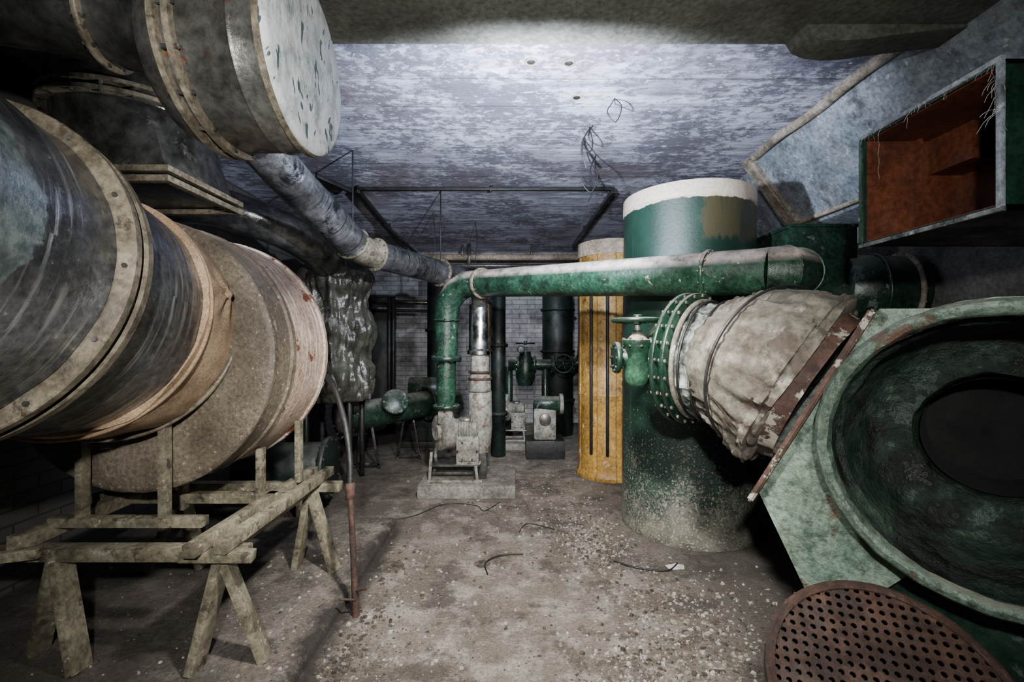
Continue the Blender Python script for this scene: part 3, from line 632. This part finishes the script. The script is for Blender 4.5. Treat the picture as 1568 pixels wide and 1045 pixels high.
for i,(x,y) in enumerate(((.30,2.40),(.10,2.39),(.39,2.74))):
    parts+= [cyl(f'hole_{i+1}',(x,y,CZ-.006),(x,y,CZ+.001),.022,'black',segs=20),torus(f'hole_lip_{i+1}',(x,y,CZ-.001),(0,0,1),.028,.007,'tape',24,8)]
group('ceiling_drill_holes',parts)
parts=[wire('t1',[(-.9,5.2,Zc),(-.88,5.2,2.5),(-.93,5.25,2.25)],.004,'black'),wire('t2',[(-.45,5.6,Zc),(-.43,5.6,2.6),(-.45,5.55,2.3)],.004,'black')]
group('hanging_cable_ends',parts)

parts=[tube('rusty_rod',[(-.765,2.23,.0),(-.79,2.27,.25),(-.81,2.30,.45),(-.83,2.33,.58)],[.018,.015,.015,.018],'rust',14,4),
 tube('rubber_hose',[(-.83,2.33,.56),(-.84,2.36,.72),(-.89,2.43,.9),(-.98,2.52,1.08),(-1.06,2.60,1.15)],.016,'black',14,5),
 cyl('coupling',(-.825,2.325,.54),(-.832,2.34,.62),.024,'rust'),
 tube('twig_1',[(-.765,2.23,.08),(-.84,2.2,.10)],.006,'rust',8),tube('twig_2',[(-.77,2.24,.12),(-.70,2.2,.15)],.005,'rust',8)]
group('rod_with_hose',parts)

# ---------------------------------------------------------------- plastic wrapped tank, background machinery
parts=[]; c=V((-1.68,4.35,.78))
def pw(th,tt,r):
    q=V((math.cos(th)*1.6,math.sin(th)*1.6,tt*1.5)); return r+.07*noise.noise(q*1.5)+.06*abs(noise.noise(q*3.3))+.03*noise.noise(V((math.cos(th)*8,math.sin(th)*8,tt*.8)))+.02*abs(noise.noise(q*8))
prof=[(0,0),(0,.2)]+[(.02+1.4*i/90,.30+.03*math.sin(i*.19)-(.12*max(0,(i-74)/16))) for i in range(91)]+[(1.46,.08),(1.5,0)]
parts.append(lathe('plastic_sheet',c,up,prof,'plastic',180,pw,70))
for i,(x,y) in enumerate(((-1.9,4.2),(-1.5,4.2),(-1.9,4.55),(-1.5,4.55))): parts.append(cyl(f'leg_{i+1}',(x,y,0),(x,y,.85),.025,'black',segs=12))
group('plastic_wrapped_tank',parts)
parts=[]
a1=V((-1.72,4.62,.56)); a2=V((-1.0,5.35,.62)); dd=(a2-a1).normalized(); gm='greenmid'
parts.append(tube('barrel',[a1,a2],.15,gm,40)); parts+=flange('blind_flange',a1,dd,.21,.04,gm,12,'galv')
parts.append(cyl('blind_face',a1-dd*.03,a1-dd*.01,.14,'pale')); parts+=flange('end_flange',a2,dd,.20,.04,gm,12,'galv')
parts.append(tube('reducer',[a2,a2+dd*.2,a2+dd*.45],[.15,.10,.10],gm,32))
m1=a1+(a2-a1)*.55; parts.append(cyl('branch',m1,m1+V((.1,-.25,.12)),.10,gm)); parts+=flange('branch_flange',m1+V((.1,-.25,.12)),(.1,-.25,.12),.135,.03,gm,10,gm)
for i,s in enumerate((.25,.75)):
    m=a1+(a2-a1)*s; parts.append(beam(f'stand_{i+1}a',(m.x-.12,m.y,0),(m.x-.05,m.y,.45),.025,.025,'galvd')); parts.append(beam(f'stand_{i+1}b',(m.x+.14,m.y,0),(m.x+.06,m.y,.45),.025,.025,'galvd')); parts.append(beam(f'stand_{i+1}c',(m.x-.13,m.y,.05),(m.x+.15,m.y,.05),.025,.025,'galvd'))
group('green_filter_vessel',parts)
parts=[]
for i,x in enumerate((-2.05,-1.78,-1.72)): parts.append(cyl(f'upright_{i+1}',(x,6.6,0),(x,6.6,2.0),.03,'black'))
parts+=[cyl('crossbar_1',(-2.3,6.6,1.93),(-.9,6.6,1.90),.03,'galvd'),cyl('crossbar_2',(-2.3,6.6,1.80),(-1.1,6.6,1.78),.022,'black'),box('steel_cabinet',(-2.05,6.85,.9),(.5,.35,1.8),'black')]
group('pipe_rack',parts)
def vduct(name,x,y,r,z0,z1,mat,zs):
    P=[cyl('pipe',(x,y,z0),(x,y,z1),r,mat)]
    for i,z in enumerate(zs): P+=flange(f'joint_{i+1}',(x,y,z),(0,0,1),r+.03,.03,mat,10,mat)
    return group(name,P)
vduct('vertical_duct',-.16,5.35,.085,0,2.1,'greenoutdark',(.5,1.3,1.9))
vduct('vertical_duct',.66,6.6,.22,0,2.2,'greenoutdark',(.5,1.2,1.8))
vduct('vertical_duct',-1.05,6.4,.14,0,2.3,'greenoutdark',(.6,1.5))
parts=[]
parts.append(cyl('manifold',(-.05,6.15,1.03),(.85,6.15,1.03),.075,gm))
for i,x in enumerate((.08,.30,.55,.80)): parts+=flange(f'joint_{i+1}',(x,6.15,1.03),(1,0,0),.12,.035,gm,10,'galv')
parts.append(lathe('valve_body',(.18,6.13,.75),up,[(0,0),(0,.09),(.1,.13),(.3,.13),(.4,.08),(.46,.07),(.46,0)],gm,32)); parts+=handwheel('handwheel',(.18,6.13,1.32),up,.12,gm)
parts+=handwheel('side_wheel',(.68,6.01,1.05),(0,-1,0),.12,'green'); parts.append(cyl('side_stem',(.68,6.01,1.05),(.68,6.15,1.04),.02,'galv'))
parts+=[cyl('gauge',(.12,5.99,1.24),(.12,5.95,1.24),.05,'rust'),cyl('gauge_glass',(.12,5.952,1.24),(.12,5.945,1.24),.04,'duct'),cyl('gauge_tube',(.12,5.99,1.24),(.12,6.13,1.15),.012,'galv')]
parts.append(cyl('support_leg_1',(.45,6.15,0),(.45,6.15,1.0),.05,gm)); parts.append(cyl('support_leg_2',(-.04,6.23,0),(-.04,6.23,1.0),.05,gm))
parts.append(tube('riser',[(.83,6.15,1.03),(.93,6.15,1.1),(.96,6.15,1.3),(.96,6.15,2.0)],.07,gm,24,4))
group('valve_manifold',parts)
parts=[box('casing',(.38,5.35,.42),(.26,.26,.42),'pale',bev=.03),cyl('motor',(.25,5.3,.62),(.55,5.28,.62),.09,gm),box('skid',(.38,5.35,.105),(.44,.36,.21),'black'),cyl('pulley',(.55,5.28,.62),(.59,5.28,.62),.12,'pale'),cyl('pulley_face',(.38,5.215,.45),(.38,5.20,.45),.07,'galv')]
group('compressor_unit',parts)
parts=[box('body',(-1.1,5.95,.35),(.45,.35,.55),'greenoutdark',bev=.02),cyl('drum',(-1.3,5.8,.75),(-.9,5.8,.75),.14,gm),box('skid',(-1.1,5.95,.04),(.6,.45,.08),'black')]
group('motor_pump_set',parts)
parts=[cyl('barrel',(-2.1,3.55,.35),(-1.45,3.6,.35),.2,'greenoutdark')]+flange('end',(-1.45,3.6,.35),(1,.07,0),.24,.04,'greenoutdark',12,'galvd')+[beam('cradle_1',(-1.9,3.55,0),(-1.9,3.55,.18),.3,.06,'wood'),beam('cradle_2',(-1.6,3.58,0),(-1.6,3.58,.18),.3,.06,'wood')]
group('small_pressure_vessel',parts)

# ---------------------------------------------------------------- debris
def chips(name,N,clusters,smin,smax,mat,zf):
    bm=bmesh.new()
    for i in range(N):
        cx,cy,sx,sy=random.choice(clusters); x=random.gauss(cx,sx); y=random.gauss(cy,sy)
        if not(-2.3<x<2.3 and .9<y<7): continue
        z=zf(x,y)
        if z is None: continue
        s=smin+(smax-smin)*random.random()**5; h=s*random.uniform(.3,.8); m=random.choice((4,5,6)); a0=random.random()*6
        lo=[];hi=[]; ax=random.uniform(.6,1.2); ay=random.uniform(.5,1)
        for k in range(m):
            th=a0+2*math.pi*k/m; q=s*random.uniform(.6,1.1)
            lo.append(bm.verts.new((x+ax*q*math.cos(th),y+ay*q*math.sin(th),z))); hi.append(bm.verts.new((x+ax*q*.7*math.cos(th),y+ay*q*.7*math.sin(th),z+h*random.uniform(.5,1.2))))
        bm.faces.new(hi)
        for k in range(m): bm.faces.new((lo[k],lo[(k+1)%m],hi[(k+1)%m],hi[k]))
    return finish(name,bm,mat,smooth=False)
def zf(x,y):
    if -.9<x<-.82: return None
    if x<=-.9 and y<3.35: return .05
    if -.85<x<.05 and 3.85<y<4.55: return None
    if math.hypot(x-1.3,y-3.38)<.5 or math.hypot(x-1,y-4.65)<.36: return None
    return 0
cl=[(.5,3.2,.2,.3),(.55,3.0,.12,.2),(.75,2.1,.2,.3),(.9,1.9,.25,.25),(.3,3.8,.3,.6),(.2,2.8,.9,1.0),(-.6,2.0,.15,.6),(1.0,2.3,.25,.25),(.55,1.8,.15,.15)]
chips('plaster_rubble',7500,cl,.0016,.016,'chips',zf)
chips('dirt_debris',6500,cl+[(-1.3,2,.5,.6),(-.72,2.1,.06,.7),(-.74,1.9,.07,.3),(-.72,1.8,.05,.15)],.002,.018,'chipsd',zf)
chips('plinth_rubble',450,[(-1.3,2.2,.5,.6),(-1.1,2.2,.25,.6)],.003,.015,'chips',zf)
wire('floor_wire',[(-.14,2.62,.006),(-.16,2.75,.006),(-.08,2.84,.01),(.07,2.87,.006)],.004,'black')
wire('floor_wire',[(-.93,3.42,.006),(-.75,3.5,.006),(-.55,3.75,.006),(-.3,3.72,.006),(-.22,3.6,.006),(-.1,3.8,.006)],.003,'black')
wire('floor_wire',[(.62,2.78,.006),(.72,2.7,.01),(.9,2.66,.006),(1.0,2.75,.006)],.005,'black')
wire('floor_wire',[(.05,3.2,.005),(.12,3.35,.005),(.3,3.25,.005)],.003,'black')
extr('paper_scrap',[(0,0),(.09,.01),(.1,.05),(.06,.07),(-.01,.05)],(.93,2.68,.0),(1,0,0),(0,1,0),(0,0,1),.0,.006,'whitebit',.001)
for x,y,r in ((-.72,2.72,.07),(-.18,2.75,.05)):
    lathe('floor_drain_patch',(x,y,.0),up,[(0,r),(.004,r*.97),(.005,r*.5),(.005,0)],'chipsd',30,lambda th,t,rr:rr*(1+.2*noise.noise(V((math.cos(th)*2,math.sin(th)*2,x*9)))))

# ---------------------------------------------------------------- camera, world, lights
cam=bpy.data.cameras.new('camera'); cam.lens=16; cam.sensor_width=36; cam.clip_start=.05
co=bpy.data.objects.new('camera',cam); co.location=(0,0,1.35); co.rotation_euler=(math.radians(90),0,0); bpy.context.collection.objects.link(co); bpy.context.scene.camera=co
wd=bpy.data.worlds.new('world'); bpy.context.scene.world=wd; wd.use_nodes=True
wd.node_tree.nodes['Background'].inputs[0].default_value=(.75,.85,1,1); wd.node_tree.nodes['Background'].inputs[1].default_value=.035
def spot(name,loc,tgt,ang,blend,power,col,rad=.05):
    l=bpy.data.lights.new(name,'SPOT'); l.spot_size=math.radians(ang); l.spot_blend=blend; l.energy=power; l.color=col; l.shadow_soft_size=rad
    o=bpy.data.objects.new(name,l); o.location=loc; o.rotation_euler=(V(tgt)-V(loc)).to_track_quat('-Z','Y').to_euler(); bpy.context.collection.objects.link(o); return o
spot('work_lamp_ceiling',(.15,2.16,2.16),(.15,3.0,2.68),160,.4,330,(.77,.85,1.0),.02)
spot('fill_light_floor',(.05,1.2,2.2),(.1,3.0,0),105,1,620,(1,.965,.91),.06)  # added fill, no real lamp here; brightens the middle of the floor
spot('fill_light_rear',(-.05,-.35,1.8),(-.15,2.5,1.35),122,1,380,(1,.975,.935),.04)  # added fill behind the camera for the ducts and end disc
spot('fill_light_left_corner',(-.95,2.15,2.30),(-2.1,2.45,2.42),120,.8,34,(.9,.93,1.0),.02)  # added unseen light to lift the dark transition duct
spot('fill_light_back_room',(0.0,5.0,2.45),(-.3,7.5,1.3),80,1,95,(.88,.92,1.0),.05)  # added unseen light so the back wall reads
